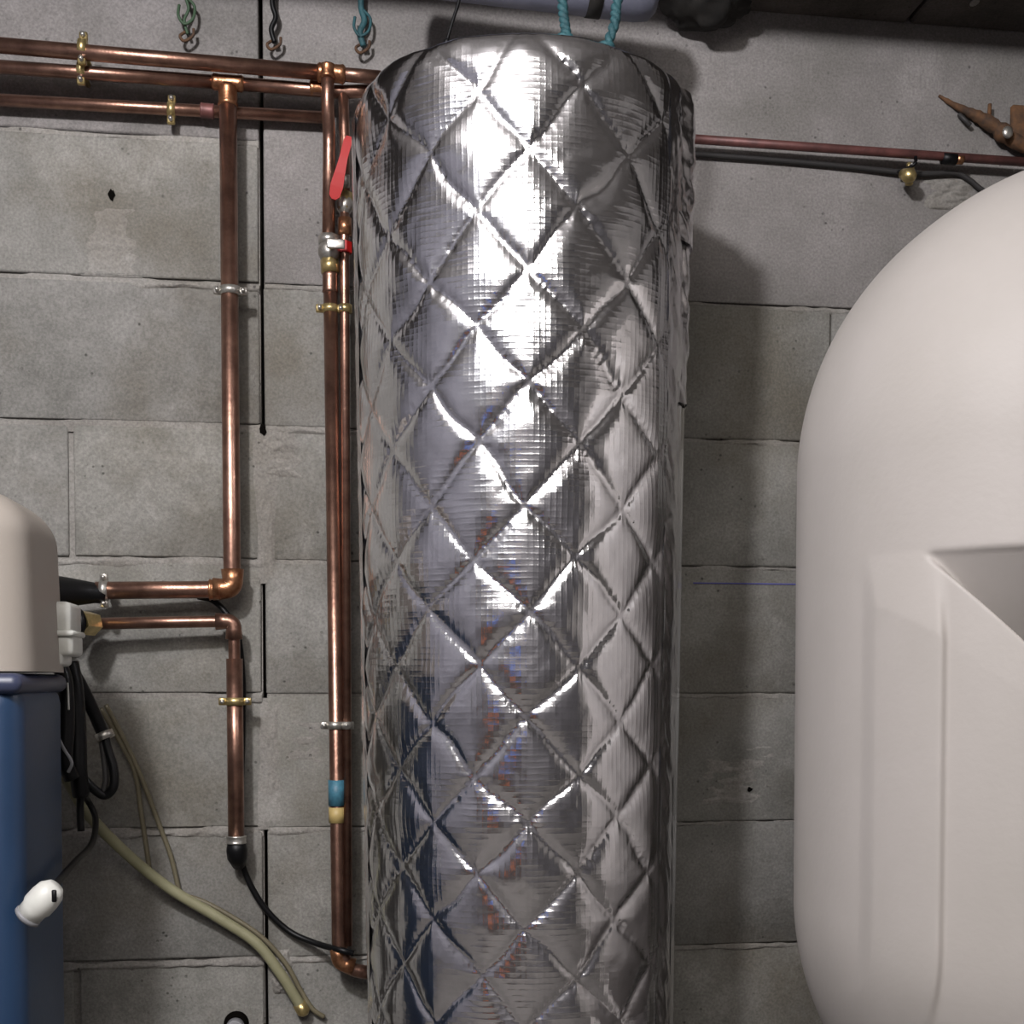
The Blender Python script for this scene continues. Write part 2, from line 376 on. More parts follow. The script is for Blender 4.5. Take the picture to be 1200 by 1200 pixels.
# ================================================================== FOIL TANK
TD = 1.70; TC = CAM + ray(611, 800) * TD; TC.z = 0
TR = 0.2250
if TC.y + TR > WY - .012: TC.y = WY - .012 - TR
tank = thing('hot_water_tank', 'tall cylinder wrapped in quilted silver foil insulation in front of the block wall', 'water tank', TC)
zAbove = 0.756
ZTOP = CAM.z + zAbove
NC = 11
def radius(z):   # slight taper downwards
    return TR - .018 * np.clip((ZTOP - z) / 1.25, 0, 1.2)
nphi, dz = 704, .0027
zz = np.arange(0.06, ZTOP + .001, dz); PH = np.arange(nphi) / nphi * 2 * np.pi - np.pi     # angle from the side that faces the room, positive to the right
ph, Zg = np.meshgrid(PH, zz)
z_ref = (CAM + ray(618, 385) * (TD - TR)).z
rowz = (Zg - z_ref)
vrow = rowz / (.1350 + .010 * np.clip(rowz, -1.1, .4))    # rows pull together towards the bottom
u0 = -14.3 / 360 * NC
uu = (ph / (2 * np.pi)) * NC
uw = uu + .045 * (vnoise(uu * 2, vrow * 2.0, 21, NC * 2) - .5) * 2; vw = vrow + .05 * (vnoise(uu * 2, vrow * 2.0, 22, NC * 2) - .5) * 2
a_ = (uw - u0) + vw; b_ = (uw - u0) - vw
fa = a_ - np.floor(a_); fb = b_ - np.floor(b_)
da = np.minimum(fa, 1 - fa); db = np.minimum(fb, 1 - fb); d = np.minimum(da, db)
cell = (np.floor(a_).astype(int) % 97) * 31 + (np.floor(b_).astype(int) % 97)
cr = ((cell * 7919) % 1000) / 1000.0
seamw = .018 + .016 * vnoise(uu * 3, vrow * 3, 31, NC * 3)
soft = .055 + .05 * cr
puff = (.0024 + .0012 * cr) * (1 - np.exp(-np.maximum(d - seamw, 0) / soft)) + .0010 * np.sin(np.pi * fa) * np.sin(np.pi * fb)
# tension folds: ripples that run across each seam and die out inside the cell
along = np.where(da < db, b_, a_)
tn = vnoise(along * 26, np.where(da < db, np.floor(a_ + .5), np.floor(b_ + .5)) * 7.3 + 3, 41)
tn2 = vnoise(along * 60, np.where(da < db, np.floor(a_ + .5), np.floor(b_ + .5)) * 3.3 + 9, 43)
near = np.exp(-((d - seamw * .5) / .07) ** 2)
amp = vnoise(uu * 1.5 + 40, vrow * 1.5, 44, NC * 3)
puff += near * (.0008 * (tn - .5) + .0003 * (tn2 - .5)) * (0.35 + 1.2 * amp)
# fan folds that leave the crossings
cxd = np.sqrt(da ** 2 + db ** 2); ang = np.arctan2(np.where(fb > .5, fb - 1, fb), np.where(fa > .5, fa - 1, fa))
puff += -.0 + .0005 * np.sin(ang * 9 + cr * 6) * np.exp(-(cxd / .20) ** 2) * sstep(cxd, .02, .08)
# broad unevenness of the bubble layer and small dents
puff += .0022 * (vnoise(uu * 1.3 * 2, Zg * 14, 51) - .5) + .0018 * (vnoise(uu * 3, Zg * 30, 52, NC * 3) - .5) + .0005 * (vnoise(uu * 10, Zg * 90, 53, NC * 10) - .5)
# flat overlap without quilting where the sheet ends meet (right of the camera)
phc = ph
flat = sstep(np.degrees(phc), 46, 60) * (1 - sstep(np.degrees(phc), 100, 108))
vf = .0007 * np.sin(np.degrees(phc) * .9 + 2 * vnoise(Zg * 5, Zg * 0, 61)) + .003 * (vnoise(np.degrees(phc) / 5, Zg * 4, 62) - .5)
puff = puff * (1 - flat) + (.0030 + vf * .6) * flat
# rounded upper edge, gathered
te = np.clip((Zg - (ZTOP - .035)) / .035, 0, 1)
inset = .018 * (1 - np.sqrt(np.clip(1 - te ** 2, 0, 1)))
puff *= (1 - .6 * te); puff += te * .005 * (vnoise(uu * 5, Zg * 40, 71, NC * 5) - .5)
rr = radius(Zg) - .006 + puff - inset

BASE = math.atan2(CAM.y - TC.y, CAM.x - TC.x)
def ring(phi, r): return TC.x + r * np.cos(BASE + phi), TC.y + r * np.sin(BASE + phi)
X, Y = ring(ph, rr)
obj('quilted_jacket', grid_mesh('quilted_jacket', X, Y, Zg, True, (ph * .225, Zg)), 'foil', tank)
# crumpled foil lid, folded over the rim
n2 = 160; t2 = np.linspace(0, 1, 40); PH2 = np.arange(n2) / n2 * 2 * np.pi - np.pi
p2, tt = np.meshgrid(PH2, t2)
rl = (float(TR) - .0225) * (1 - tt) + .001
X, Y = ring(p2, rl + .004 * np.sin(p2 * 23) * (1 - tt) * tt)
Z = ZTOP - .001 + .010 * tt ** .5 + .006 * (vnoise((X) * 60, Y * 60, 81) - .5) * sstep(tt, 0, .15)
obj('lid', grid_mesh('lid', X, Y, Z, True, (p2 * .2, rl)), 'foil_tape', tank)
# crinkled closing tape down the right flank, with puckered flaps near its top
def strip(name, deg0, deg1, z0, z1, lift, seed, m='foil_tape', wav=.0025, nu=26):
    nv = int((z1 - z0) / .003); U, V = np.meshgrid(np.linspace(0, 1, nu), np.linspace(0, 1, nv))
    z = z0 + V * (z1 - z0)
    dg = np.radians(deg0 + (deg1 - deg0) * U + 1.6 * (vnoise(V * 9, V * 0, seed) - .5) + 0.8 * (vnoise(V * 31, U * 1.5, seed + 1) - .5))
    e = np.minimum(U, 1 - U) * 2; edge = e * e * (3 - 2 * e)
    r = radius(z) - .0026 + lift * edge + wav * (vnoise(z * 48 + U * 2.5, U * 4.0 + z * 9, seed + 2) - .5) * 2 * (.4 + vnoise(z * 12, U, seed + 3)) + wav * .4 * (vnoise(z * 150 - U * 4, U * 9, seed + 4) - .5)
    r -= .018 * (1 - np.sqrt(np.clip(1 - np.clip((z - (ZTOP - .035)) / .035, 0, 1) ** 2, 0, 1)))
    X, Y = ring(dg, r); return obj(name, grid_mesh(name, X, Y, z, False, (U * (deg1 - deg0) / 57.3 * .22, z)), m, tank)
strip('closing_tape', 56, 70, .10, ZTOP - .004, .0014, 91, wav=.0012)
strip('tape_fold', 62, 82, ZTOP - .20, ZTOP - .01, .0085, 95, wav=.0034, nu=40)
strip('tape_fold', 66, 80, ZTOP - .40, ZTOP - .19, .0050, 97, wav=.0022, nu=30)
strip('closing_tape', -88, -74, .10, ZTOP - .03, .002, 103, wav=.0008)

# ================================================================== PIPEWORK
def pipe(name, pts, r, parent, m='copper', bend=.02, seg=16):
    return obj(name, tube(B(), fillet(pts, bend), r, seg), m, parent)
def collar(parent, c, ax, r, l=.022, m='solder', name='pipe_fitting'):
    c = Vector(c); ax = Vector(ax).normalized(); bm = B()
    tube(bm, [c - ax * l * .5, c - ax * l * .42, c - ax * l * .3, c + ax * l * .3, c + ax * l * .42, c + ax * l * .5], [r * 1.02, r * 1.28, r * 1.2, r * 1.2, r * 1.28, r * 1.02], 18)
    return obj(name, bm, m, parent)
def elbow(parent, a, b, c, r, m='solder', k=.022):
    a, b, c = Vector(a), Vector(b), Vector(c); p1 = b + (a - b).normalized() * k; p2 = b + (c - b).normalized() * k
    path = fillet([p1, b, p2], k * .9, 8); rr_ = [r * 1.32] + [r * 1.18] * (len(path) - 2) + [r * 1.32]
    return obj('elbow', tube(B(), path, rr_, 16), m, parent)
H1, H2, H3 = .068, .046, .022      # stand-off of the three runs
def run(label, name='copper_pipe', at=(0, 0, 0), group=None): return thing(name, label, 'pipe', at, group)
r9, r11, r7 = .0092, .0125, .0078
# run 1: uppermost, with its drop
p0, p1, p2_, p3 = W(-60, 48, H1), W(388, 86, H1), W(446, 91, H1), W(391, 1119, .05)
t1 = run('uppermost copper pipe along the wall, feeding the wider riser with a chrome valve', at=p1)
pipe('pipe_section', [p0, p1], .0105, t1); pipe('pipe_section', [p1, p2_], .0095, t1)
p1b = W(387, 110, H1 - .006); pB = W(387, 150, .05)
pipe('riser', [W(384, 80, H1 + .006), W(384, 128, H1), W(386, 160, .05), W(385, 285, .05)], r9, t1, bend=.03)
collar(t1, p1, p2_ - p1, .0105, .04, name='tee'); collar(t1, W(384, 84, H1 + .006), (0, 0, 1), r9, .02, name='end_cap')
pipe('riser', [W(387, 318, .05), W(397, 1113, .05), W(410, 1136, .05), W(432, 1140, .05)], r9 * 1.12, t1, bend=.02)
elbow(t1, W(396, 1100, .05), W(397.5, 1128, .05), W(430, 1138, .05), r9 * 1.1)
# ball valve on the riser
v = obj('ball_valve', hexn(B(), W(385, 276, .05), W(385, 286, .05), .015), 'zinc', t1)
c = W(386, 295, .05)
obj('valve_body', ball(B(), c, .0165, 1, 1, 1.05, 3), 'zinc', v)
obj('valve_union', hexn(B(), W(386, 304, .05), W(387, 320, .05), .0135), 'brass', v)
obj('valve_stem', cyl(B(), c, c + Vector((.006, -.030, .004)), .005), 'zinc', v)
obj('lever', box(B(), c + Vector((-.004, -.034, -.006)), c + Vector((.022, -.029, .008)), .002), 'zinc', v)
collar(t1, W(387, 332, .05), (0, 0, 1), r9, .03, 'copper')
obj('blue_tape', tube(B(), [W(394.3, 914, .05), W(394.6, 944, .05)], .0122, 18), 'tape_blue', t1)
obj('yellow_tape', tube(B(), [W(394.6, 946, .05), W(394.8, 964, .05)], .0118, 18), 'tape_yellow', t1)
# run 2: second pipe, tee, long drop to the softener, and the right riser
q0, qt, q1, q2 = W(-60, 74, H2), W(267, 97, H2), W(400, 108, H2), W(440, 106, H2)
t2_ = run('second copper pipe from the top, teed into the long drop left of the risers', at=qt)
pipe('pipe_section', [q0, qt], r9, t2_); pipe('pipe_section', [qt, q1, q2], r9, t2_)
A0_, A1_, A2_ = W(267, 100, H2), W(273, 690, H2), W(112, 692, .06)
pipe('drop_pipe', [A0_, W(272, 676, H2), A1_, W(240, 691, H2), A2_], r11, t2_, bend=.02)
collar(t2_, qt, q1 - q0, r9, .045, name='tee'); collar(t2_, W(267, 113, H2), (0, 0, 1), r11 * .9, .03, name='tee_branch')
elbow(t2_, W(272, 650, H2), A1_, W(240, 690.5, H2), r11, 'solder', .028)
collar(t2_, W(375, 104, H2), q1 - qt, r9, .03)
collar(t2_, W(252, 691, H2), (1, 0, 0), r11, .018)
obj('black_sleeve', tube(B(), [W(30, 694, .13), W(60, 694, .10), W(84, 694, .075), W(112, 695, .06), W(124, 697, .058)], [.024, .023, .020, .015, .013], 16, wob=.05), 'black', t2_)
# run 2 right riser with red lever valve
t3 = run('thin copper riser with a red lever valve, right beside the foil tank', at=W(404, 180, .05))
pipe('riser', [W(402, 106, .046), W(404, 165, .05), W(404, 235, .05)], r7, t3, bend=.02)
pipe('riser', [W(404, 232, .05), W(403.5, 285, .05), W(407.5, 1108, .05)], r7 * .92, t3, bend=.01)
v = obj('stop_valve', hexn(B(), W(404, 226, .05), W(404, 246, .05), .0115), 'brass', t3)
obj('valve_body', ball(B(), W(404, 240, .05), .012, 1, 1, 1.3, 3), 'zinc', v)
obj('valve_neck', cyl(B(), W(404, 222, .05), W(404, 205, .062), .007), 'zinc', v)
a, b = W(409, 160, .085), W(391, 234, .075); dr = (b - a)
bm = B(); side = dr.cross(Vector((0, 1, 0))).normalized()
prof = [(0, .0035), (.08, .0062), (.35, .0058), (.6, .0075), (.8, .0092), (.95, .0075), (1, .003)]
vt = []
for t, wd in prof:
    c_ = a + dr * t + Vector((0, -.004 * math.sin(t * 3), 0)); vt.append([bm.verts.new(c_ + side * wd * s1 + Vector((0, y_, 0))) for s1, y_ in ((1, -.0015), (1, .0015), (-1, .0015), (-1, -.0015))])
for g0, g1 in zip(vt, vt[1:]):
    for j in range(4): bm.faces.new((g0[j], g0[(j + 1) % 4], g1[(j + 1) % 4], g1[j]))
bm.faces.new(vt[0][::-1]); bm.faces.new(vt[-1])
obj('red_lever', bm, 'red', v, False)
obj('red_collar', tube(B(), [W(404, 284, .05), W(404, 297, .05)], .0105, 6), 'red', t3, False)
obj('pipe_fitting', tube(B(), [W(404, 256, .05), W(404, 276, .05)], .0100, 16), 'solder', t3)
# run 3
t4 = run('third copper pipe, thinner and lower, ending behind the riser', at=W(200, 127, H3))
pipe('pipe_section', [W(-60, 114, H3), W(385, 138, H3)], .0085, t4)
collar(t4, W(243, 130, H3), (1, 0, -.05), .0085, .02, 'red_copper')
# run 4: softener outlet
t5 = run('short copper pipe from the brass nut of the softener, turning down along the wall', at=W(270, 730, .05))
L0, L1, L2 = W(105, 731, .055), W(274, 728, .045), W(277, 996, .045)
pipe('pipe_section', [L0, W(240, 728.5, .046), L1, W(274.6, 760, .045), L2], .0085, t5, 'copper', .022)
pipe('lower_pipe', [W(274.7, 772, .045), L2], .0118, t5)
elbow(t5, W(240, 728.5, .046), L1, W(274.4, 770, .045), .0095, 'copper', .026)
obj('pipe_end', tube(B(), [W(277, 985, .045), W(277.4, 996, .045), W(278, 1004, .04), W(280, 1014, .03)], [.0128, .015, .015, .010], 14, wob=.06), 'black', t5)
collar(t5, W(277, 984, .045), (0, 0, 1), .0118, .012, 'zinc')
# run 5: right side
t6 = run('thin dull red copper pipe crossing the wall at the right, above the cream tank', at=W(1000, 177, .03))
pipe('pipe_section', [W(770, 160, .03), W(1000, 176, .03), W(1260, 194, .03)], .0068, t6, 'red_copper')
obj('black_band', tube(B(), [W(1104, 185.5, .03), W(1120, 186.6, .03)], .0088, 14), 'black', t6)
obj('joint_sleeve', tube(B(), [W(1120, 186.6, .03), W(1128, 187.2, .03)], .0076, 14), 'solder', t6)
# pipe clips
def clip(px, py, off, ax, r, label, m='brass', stud=True, two=None):
    c = W(px, py, off); ax = Vector(ax).normalized(); o = thing('pipe_clip', label, 'pipe clip', (c.x, WY, c.z), 'pipe clips on the wall')
    sd = ax.cross(Vector((0, 1, 0))).normalized()
    obj('ring', tube(B(), [c - ax * .0055, c + ax * .0055], r + .0022, 20), m, o)
    for s in (-1, 1):
        q = c + sd * s * (r + .006); bm = B(); box(bm, q - Vector((.0055, .004, .0055)), q + Vector((.0055, .004, .0055)), .0012, 1)
        obj('lug', bm, m, o); obj('screw', cyl(B(), q - Vector((0, .010, 0)), q + Vector((0, .006, 0)), .0032, 10), 'zinc', o)
    if off > r + .004: obj('stud', cyl(B(), c + Vector((0, r, 0)), Vector((c.x, WY + .002, c.z)), .0038, 10), m, o)
    if two:
        c2 = W(two[0], two[1], off); obj('ring', tube(B(), [c2 - ax * .0055, c2 + ax * .0055], two[2] + .0022, 18), m, o)
        obj('bridge', box(B(), (min(c.x, c2.x), c.y - .003, c.z - .005), (max(c.x, c2.x), c.y + .003, c.z + .005), .001, 1), m, o)
    return o
clip(97, 57, H1, (1, 0, -.08), .0105, 'brass clip on the uppermost pipe near the left edge')
clip(96, 82, H2, (1, 0, -.07), .0092, 'brass clip on the second pipe, just below the leftmost clip')
clip(201, 129, H3, (1, 0, -.05), .0085, 'brass clip on the third pipe, left of the long drop')
clip(270, 341, H2, (0, 0, 1), r11, 'pale clip with two lugs on the upper half of the long drop', 'zinc')
clip(122, 692, .058, (1, 0, 0), r11, 'pale clip where the pipe leaves the black sleeve by the softener', 'zinc')
clip(275.5, 822, .045, (0, 0, 1), .0118, 'brass clip on the short drop below the softener outlet')
clip(387, 362, .05, (0, 0, 1), r9, 'olive brass clip joining both risers just below the valves', 'brass', two=(404.5, 362, r7))
clip(393, 850, .05, (0, 0, 1), r9 * 1.1, 'pale clip joining both risers low down beside the foil tank', 'zinc', two=(406.5, 850, r7))
o = clip(1066, 204, .02, (1, 0, -.07), .006, 'brass clip under the thin red pipe at the right', 'brass')
obj('hanger_wire', tube(B(), spline([W(1073, 184, .034), W(1072, 192, .04), W(1062, 198, .03), W(1052, 202, .02)]), .0028, 8), 'black', o)
obj('bell', tube(B(), [W(1058, 204, .03), W(1066, 206, .045), W(1072, 208, .05)], [.008, .012, .006], 12), 'brass', o)

# ================================================================== CABLES, HOSES, CORDS
def cable(name, label, pts, r, m, cat='cable', seg=10, group=None, n=8):
    o = obj(name, tube(B(), spline(pts, n), r, seg), m); return tag(o, label, cat, group)
cable('grey_strand', 'thin dark grey strand under the red pipe, dipping behind the cream tank', [W(780, 178, .010), W(900, 187, .008), W(1000, 196, .008), W(1055, 202, .010), W(1080, 204, .010), W(1118, 203, .009), W(1135, 210, .009), W(1150, 222, .008), W(1172, 234, .008), W(1200, 250, .008)], .0040, 'grey_strand')  # dark strand parallel to the red pipe, bending down at its right end
cable('black_cable', 'black cable that follows the short drop pipe and swings right to the risers', [W(232, 699, .022), W(250, 704, .024), W(266, 720, .028), W(279, 746, .028), W(284, 790, .024), W(284.5, 830, .022), W(283, 900, .018), W(280, 960, .018), W(281, 1000, .018), W(292, 1034, .015), W(312, 1066, .012), W(340, 1092, .012), W(372, 1106, .03), W(398, 1113, .064), W(414, 1117, .064)], .0046, 'black')
ho = thing('hose', 'olive drain hose slanting down across the wall from behind the softener', 'hose', W(200, 1045, .03))
HP = [W(62, 880, .16), W(80, 915, .13), W(104, 955, .10), W(150, 1002, .06), W(200, 1042, .035), W(255, 1075, .025), W(300, 1105, .022), W(328, 1140, .022), W(348, 1172, .02), W(354, 1182, .02)]
obj('hose_tube', tube(B(), spline(HP), .0080, 14), 'hose', ho)
obj('hose_end', tube(B(), [W(350, 1176, .02), W(356, 1186, .018), W(357, 1189, .017)], [.0095, .0100, .006], 12), 'brass', ho)
cable('thin_hose', 'thin olive line hugging the upper side of the drain hose to its end', [W(205, 1048, .012), W(232, 1054, .010), W(264, 1070, .010), W(304, 1096, .010), W(334, 1128, .010), W(352, 1160, .010), W(366, 1182, .010), W(380, 1192, .008)], .0038, 'tube', 'hose')
for pts, lab in (([W(118, 830, .05), W(140, 868, .03), W(158, 905, .02), W(165, 950, .012), W(171, 990, .010), W(176, 1026, .010)], 'left one of two thin tan strands between the softener and the drain hose'),
                 ([W(124, 826, .045), W(146, 868, .03), W(166, 912, .02), W(186, 965, .012), W(200, 1003, .010), W(208, 1036, .010), W(212, 1054, .010)], 'right one of two thin tan strands between the softener and the drain hose')):
    cable('tan_strand', lab, pts, .0036, 'tube', 'tube', group='thin tan strands')  # two tan strands running down close to the wall, behind the hose
# black cable bundle at the softener
def D(px, py, dep): return CAM + ray(px, py) * dep
cb_ = thing('cable_loop', 'thick black cable loop with a pale ferrule beside the blue cabinet', 'cable', D(110, 850, 1.70))
obj('cable_sheath', tube(B(), spline([D(70, 772, 1.62), D(88, 792, 1.64), D(104, 822, 1.66), D(122, 862, 1.68)]), .0085, 12), 'black', cb_)
obj('ferrule', tube(B(), [D(121, 858, 1.68), D(124.5, 866, 1.68)], .0125, 16), 'zinc', cb_)
obj('lower_sheath', tube(B(), spline([D(123, 864, 1.68), D(127, 880, 1.68), D(133, 900, 1.68), D(133, 922, 1.68), D(122, 932, 1.68), D(106, 921, 1.67), D(90, 902, 1.66), D(78, 880, 1.64)]), .0062, 10), 'black', cb_)
obj('inner_strand', tube(B(), spline([D(119, 866, 1.68), D(122, 890, 1.68), D(124, 912, 1.68), D(121, 928, 1.68)]), .0042, 8), 'grey_strand', cb_)
for i, (pts, r, lab) in enumerate([
    ([D(66, 770, 1.60), D(76, 800, 1.60), D(78, 850, 1.60), D(76, 890, 1.60), D(84, 912, 1.61)], .0100, 'black cable hanging straight down against the cabinet edge'),
    ([D(82, 776, 1.63), D(88, 810, 1.63), D(91, 860, 1.63), D(92, 905, 1.63), D(95, 932, 1.64)], .0110, 'thickest black cable of the bundle, hanging in its middle'),
    ([D(90, 790, 1.66), D(96, 840, 1.66), D(95, 900, 1.66), D(94, 950, 1.66), D(95, 974, 1.66)], .0048, 'thin black cable reaching lowest in the bundle')]):
    cable('black_cable', lab, pts, r, 'black', group='black cables at the softener')
cable('grey_wire', 'thin pale grey wire running down over the black cables at the cabinet edge', [D(50, 822, 1.54), D(62, 850, 1.56), D(74, 876, 1.58), D(84, 893, 1.585), D(80, 905, 1.59)], .0020, 'pvc', 'wire')
cable('pale_wire', 'short white wire between the black cables of the bundle', [D(79, 800, 1.585), D(80, 815, 1.585), D(80.5, 832, 1.585)], .0012, 'white', 'wire')
# white cable connector against the cabinet
ct = thing('cable_connector', 'white inline connector with a black slot, hanging against the blue cabinet', 'connector', D(47, 1060, 1.34))
a, b = D(60, 1044, 1.34), D(34, 1072, 1.34); dr = (b - a).normalized()
obj('connector_body', tube(B(), [a - dr * .008, a, a + dr * .010, a + dr * .022, a + dr * .026, b], [.009, .0150, .0165, .0165, .0145, .0140], 20), 'white', ct)
obj('connector_cap', tube(B(), [b, b + dr * .004, b + dr * .007, b + dr * .008], [.0150, .0150, .011, .004], 20), 'pvc', ct)
s0 = D(63.5, 1050, 1.323)
obj('slot', box(B(), s0 - Vector((.0025, .0015, .0065)), s0 + Vector((.0025, .0015, .0065)), .001, 1), 'black', ct)
obj('lead', tube(B(), spline([a - dr * .004, D(72, 1028, 1.47), D(90, 1008, 1.55), D(108, 988, 1.66), D(112, 960, 1.71), D(104, 940, 1.71), D(96, 930, 1.68)]), .0042, 10), 'black', ct)

# ================================================================== WATER SOFTENER (left)
sd_ = 1.50
xr = D(72, 900, 1.62).x + .016; yf = 1.40; ztop = D(40, 790, sd_).z
sf = thing('water_softener', 'water softener with a blue cabinet and a beige domed head cover at the left edge', 'water softener', (xr - .17, yf + .10, 0))
bm = B(); box(bm, (xr - .34, yf, 0.02), (xr, yf + .23, ztop - .006), .030, 5); obj('cabinet', bm, 'blue', sf)
bm = B(); box(bm, (xr - .31, yf - .010, 0.06), (xr - .034, yf + .01, ztop - .045), .010, 3); obj('front_panel', bm, 'blue', sf)
bm = B(); box(bm, (xr - .345, yf - .006, ztop - .022), (xr + .003, yf + .235, ztop), .010, 3); obj('cabinet_lip', bm, 'blue_trim', sf)
bm = B(); box(bm, (xr - .31, yf - .012, ztop - .040), (xr - .034, yf + .01, ztop - .032), .003, 2); obj('front_groove', bm, 'blue_trim', sf)
# domed head cover
zh = D(20, 591, sd_).z; hx1 = D(57, 720, 1.56).x + .019; hw = .30
nu, nv = 72, 60
th = np.linspace(0, 2 * np.pi, nu, endpoint=False); V = np.linspace(0, 1, nv)
T, Vv = np.meshgrid(th, V)
hz = zh - ztop
# profile: straight flank with slight flare, rounded shoulder, gently domed crown
s = Vv; zc = np.where(s < .55, s / .55 * (hz - .055), 0.); rs = np.where(s < .55, 1 - .035 * s / .55, 0.)
q = np.clip((s - .55) / .45, 0, 1) * np.pi / 2
zc = np.where(s >= .55, (hz - .055) + .055 * np.sin(q), zc); 
exx = np.where(s >= .55, np.cos(q) ** .55, 1.0)
def sup(t, a, b, n): 
    c, s_ = np.cos(t), np.sin(t); k = (np.abs(c) ** n + np.abs(s_) ** n) ** (-1 / n); return a * c * k, b * s_ * k
ex, ey = sup(T, hw / 2, .115, 6)
core = .55
X = hx1 - hw / 2 + .008 + ex * np.where(s < .55, rs + .0, .965) * np.where(s < .55, 1, (core + (1 - core) * np.cos(q)) * np.where(q > 1.4, (np.pi / 2 - q) / .171, 1))
Yh = yf + .115 + ey * np.where(s < .55, rs, .965) * np.where(s < .55, 1, (core + (1 - core) * np.cos(q)) * np.where(q > 1.4, (np.pi / 2 - q) / .171, 1))
obj('head_cover', grid_mesh('head_cover', X, Yh, ztop + .002 + zc, True), 'head', sf)
# valve block behind the cover
x0, x1 = D(58, 750, 1.62).x, D(108, 750, 1.62).x; za, zb, zm = D(80, 712, 1.62).z, D(80, 782, 1.62).z, D(80, 746, 1.62).z
bm = B(); box(bm, (x0 - .05, yf + .16, zb + .012), (x1, yf + .225, zm - .001), .006, 3); box(bm, (x0 - .05, yf + .16, zb), (x1 - .012, yf + .22, zb + .03), .006, 3)
vb = obj('valve_block', bm, 'white', sf)
bm = B(); box(bm, (x0 - .05, yf + .158, zm - .001), (x1 - .002, yf + .227, za), .006, 2); obj('valve_cap', bm, 'white', vb)
bm = B(); box(bm, (x0 - .05, yf + .154, zm - .004), (x1 + .002, yf + .229, zm + .003), .002, 1); obj('flange', bm, 'white', vb)
for px in (66, 77): 
    q_ = D(px, 729, 1.56); obj('rib', box(B(), (q_.x - .003, yf + .148, zm + .006), (q_.x + .003, yf + .162, za - .004), .001, 1), 'white', vb)
nt_ = obj('brass_nut', hexn(B(), W(98, 730, .075) + Vector((-.004, -.02, 0)), W(108, 731, .060), .0175), 'brass', sf, False)
obj('nut_washer', tube(B(), [W(94, 730, .08) + Vector((-.004, -.02, 0)), W(99, 730, .075) + Vector((-.002, -.02, 0))], .0185, 20), 'black', nt_)
obj('connector_bush', tube(B(), [W(107, 731, .06), W(113, 731, .056)], .0125, 16), 'brass', nt_)

# ================================================================== CREAM STORAGE TANK (right)
dT = 1.46
cT = D(1330, 560, dT); aT, bT, hT = .382, .348, .30
zT0, zT1 = D(936, 555, dT).z, D(936, 1060, dT).z
ct_ = thing('storage_tank', 'large cream moulded plastic storage tank with rounded shoulders at the right', 'storage tank', (cT.x, cT.y, 0.38))
nu, nv = 900, 620
V = np.linspace(-1, 1, nv); th = np.linspace(0, 2 * np.pi, nu, endpoint=False)
# more columns on the side the camera sees
T, Vv = np.meshgrid(th, V)
av = np.abs(Vv); lim = .36
ang_ = np.clip((av - lim) / (1 - lim), 0, 1) * np.pi / 2
sc_ = np.cos(ang_) ** .88; sc_ = np.maximum(sc_, 1e-3)
mid0, mid1 = zT1, zT0
Z = np.where(av < lim, (mid0 + mid1) / 2 + Vv / lim * (mid1 - mid0) / 2, np.where(Vv > 0, mid1, mid0) + np.sign(Vv) * bT * np.sin(ang_))
ex, ey = sup(T, aT, hT, 2.35)
X = cT.x + ex * sc_; Y = cT.y + ey * sc_
# moulded relief on the front: a pillar with chamfered head and a wedge pocket
front = sstep(-ey, .02, .08)
xa, xb = D(1035, 900, 1.275).x, D(1130, 900, 1.19).x
zap = D(1100, 641, 1.22).z; xap = D(1100, 641, 1.22).x; xend = D(1200, 708, 1.16).x; zend = D(1200, 708, 1.16).z
zc1 = D(1040, 705, 1.26).z; zc2 = D(1110, 745, 1.2).z
zch = zc1 + (X - xa) / (xb - xa) * (zc2 - zc1)             # lower edge of the chamfer
zdi = zap + (X - xap) / (xend - xap) * (zend - zap)        # the diagonal
pill = sstep(X, xa - .002, xa + .002) * (1 - .8 * sstep(X, xb - .003, xb + .009))
topz = np.where(X < xap, zap, zdi)
ramp = np.clip((topz - Z) / np.maximum(topz - zch, .004), 0, 1)
fade = sstep(Z, D(1080, 1290, 1.22).z, D(1080, 1150, 1.22).z)
hgt = .015 * pill * ramp * fade
pocket = sstep(Z, zdi - .008, zdi + .008) * sstep(X, xap - .004, xap + .010) * (Z < zap + .006)
hgt = hgt * (1 - pocket) - pocket * (.002 + .85 * np.clip(zap - Z, 0, .2)) * sstep(zap + .004 - Z, 0, .010)
Y = Y - front * hgt
obj('tank_shell', grid_mesh('tank_shell', X, Y, Z, True), 'cream', ct_)
bm = B()
for sx in (-1, 1):
    for sy in (-1, 1): box(bm, (cT.x + sx * .17 - .06, cT.y + sy * .14 - .06, 0), (cT.x + sx * .17 + .06, cT.y + sy * .14 + .06, .52), .01, 1)
obj('tank_feet', bm, 'cream', ct_)

# ================================================================== THINGS AT THE CEILING
# grey duct hung under the boards
a, b = D(470, -42, 1.72), D(772, -6, 1.76)
du = thing('duct', 'grey rounded duct under the ceiling above the foil tank', 'duct', (a + b) / 2)
dr = (b - a).normalized()
obj('duct_body', tube(B(), [a, b - dr * .03, b - dr * .012, b - dr * .003, b], [.037, .037, .034, .024, .01], 28), 'duct', du)
obj('duct_seal', tube(B(), [b - dr * .10, b - dr * .08], .0385, 28), 'rag', du)
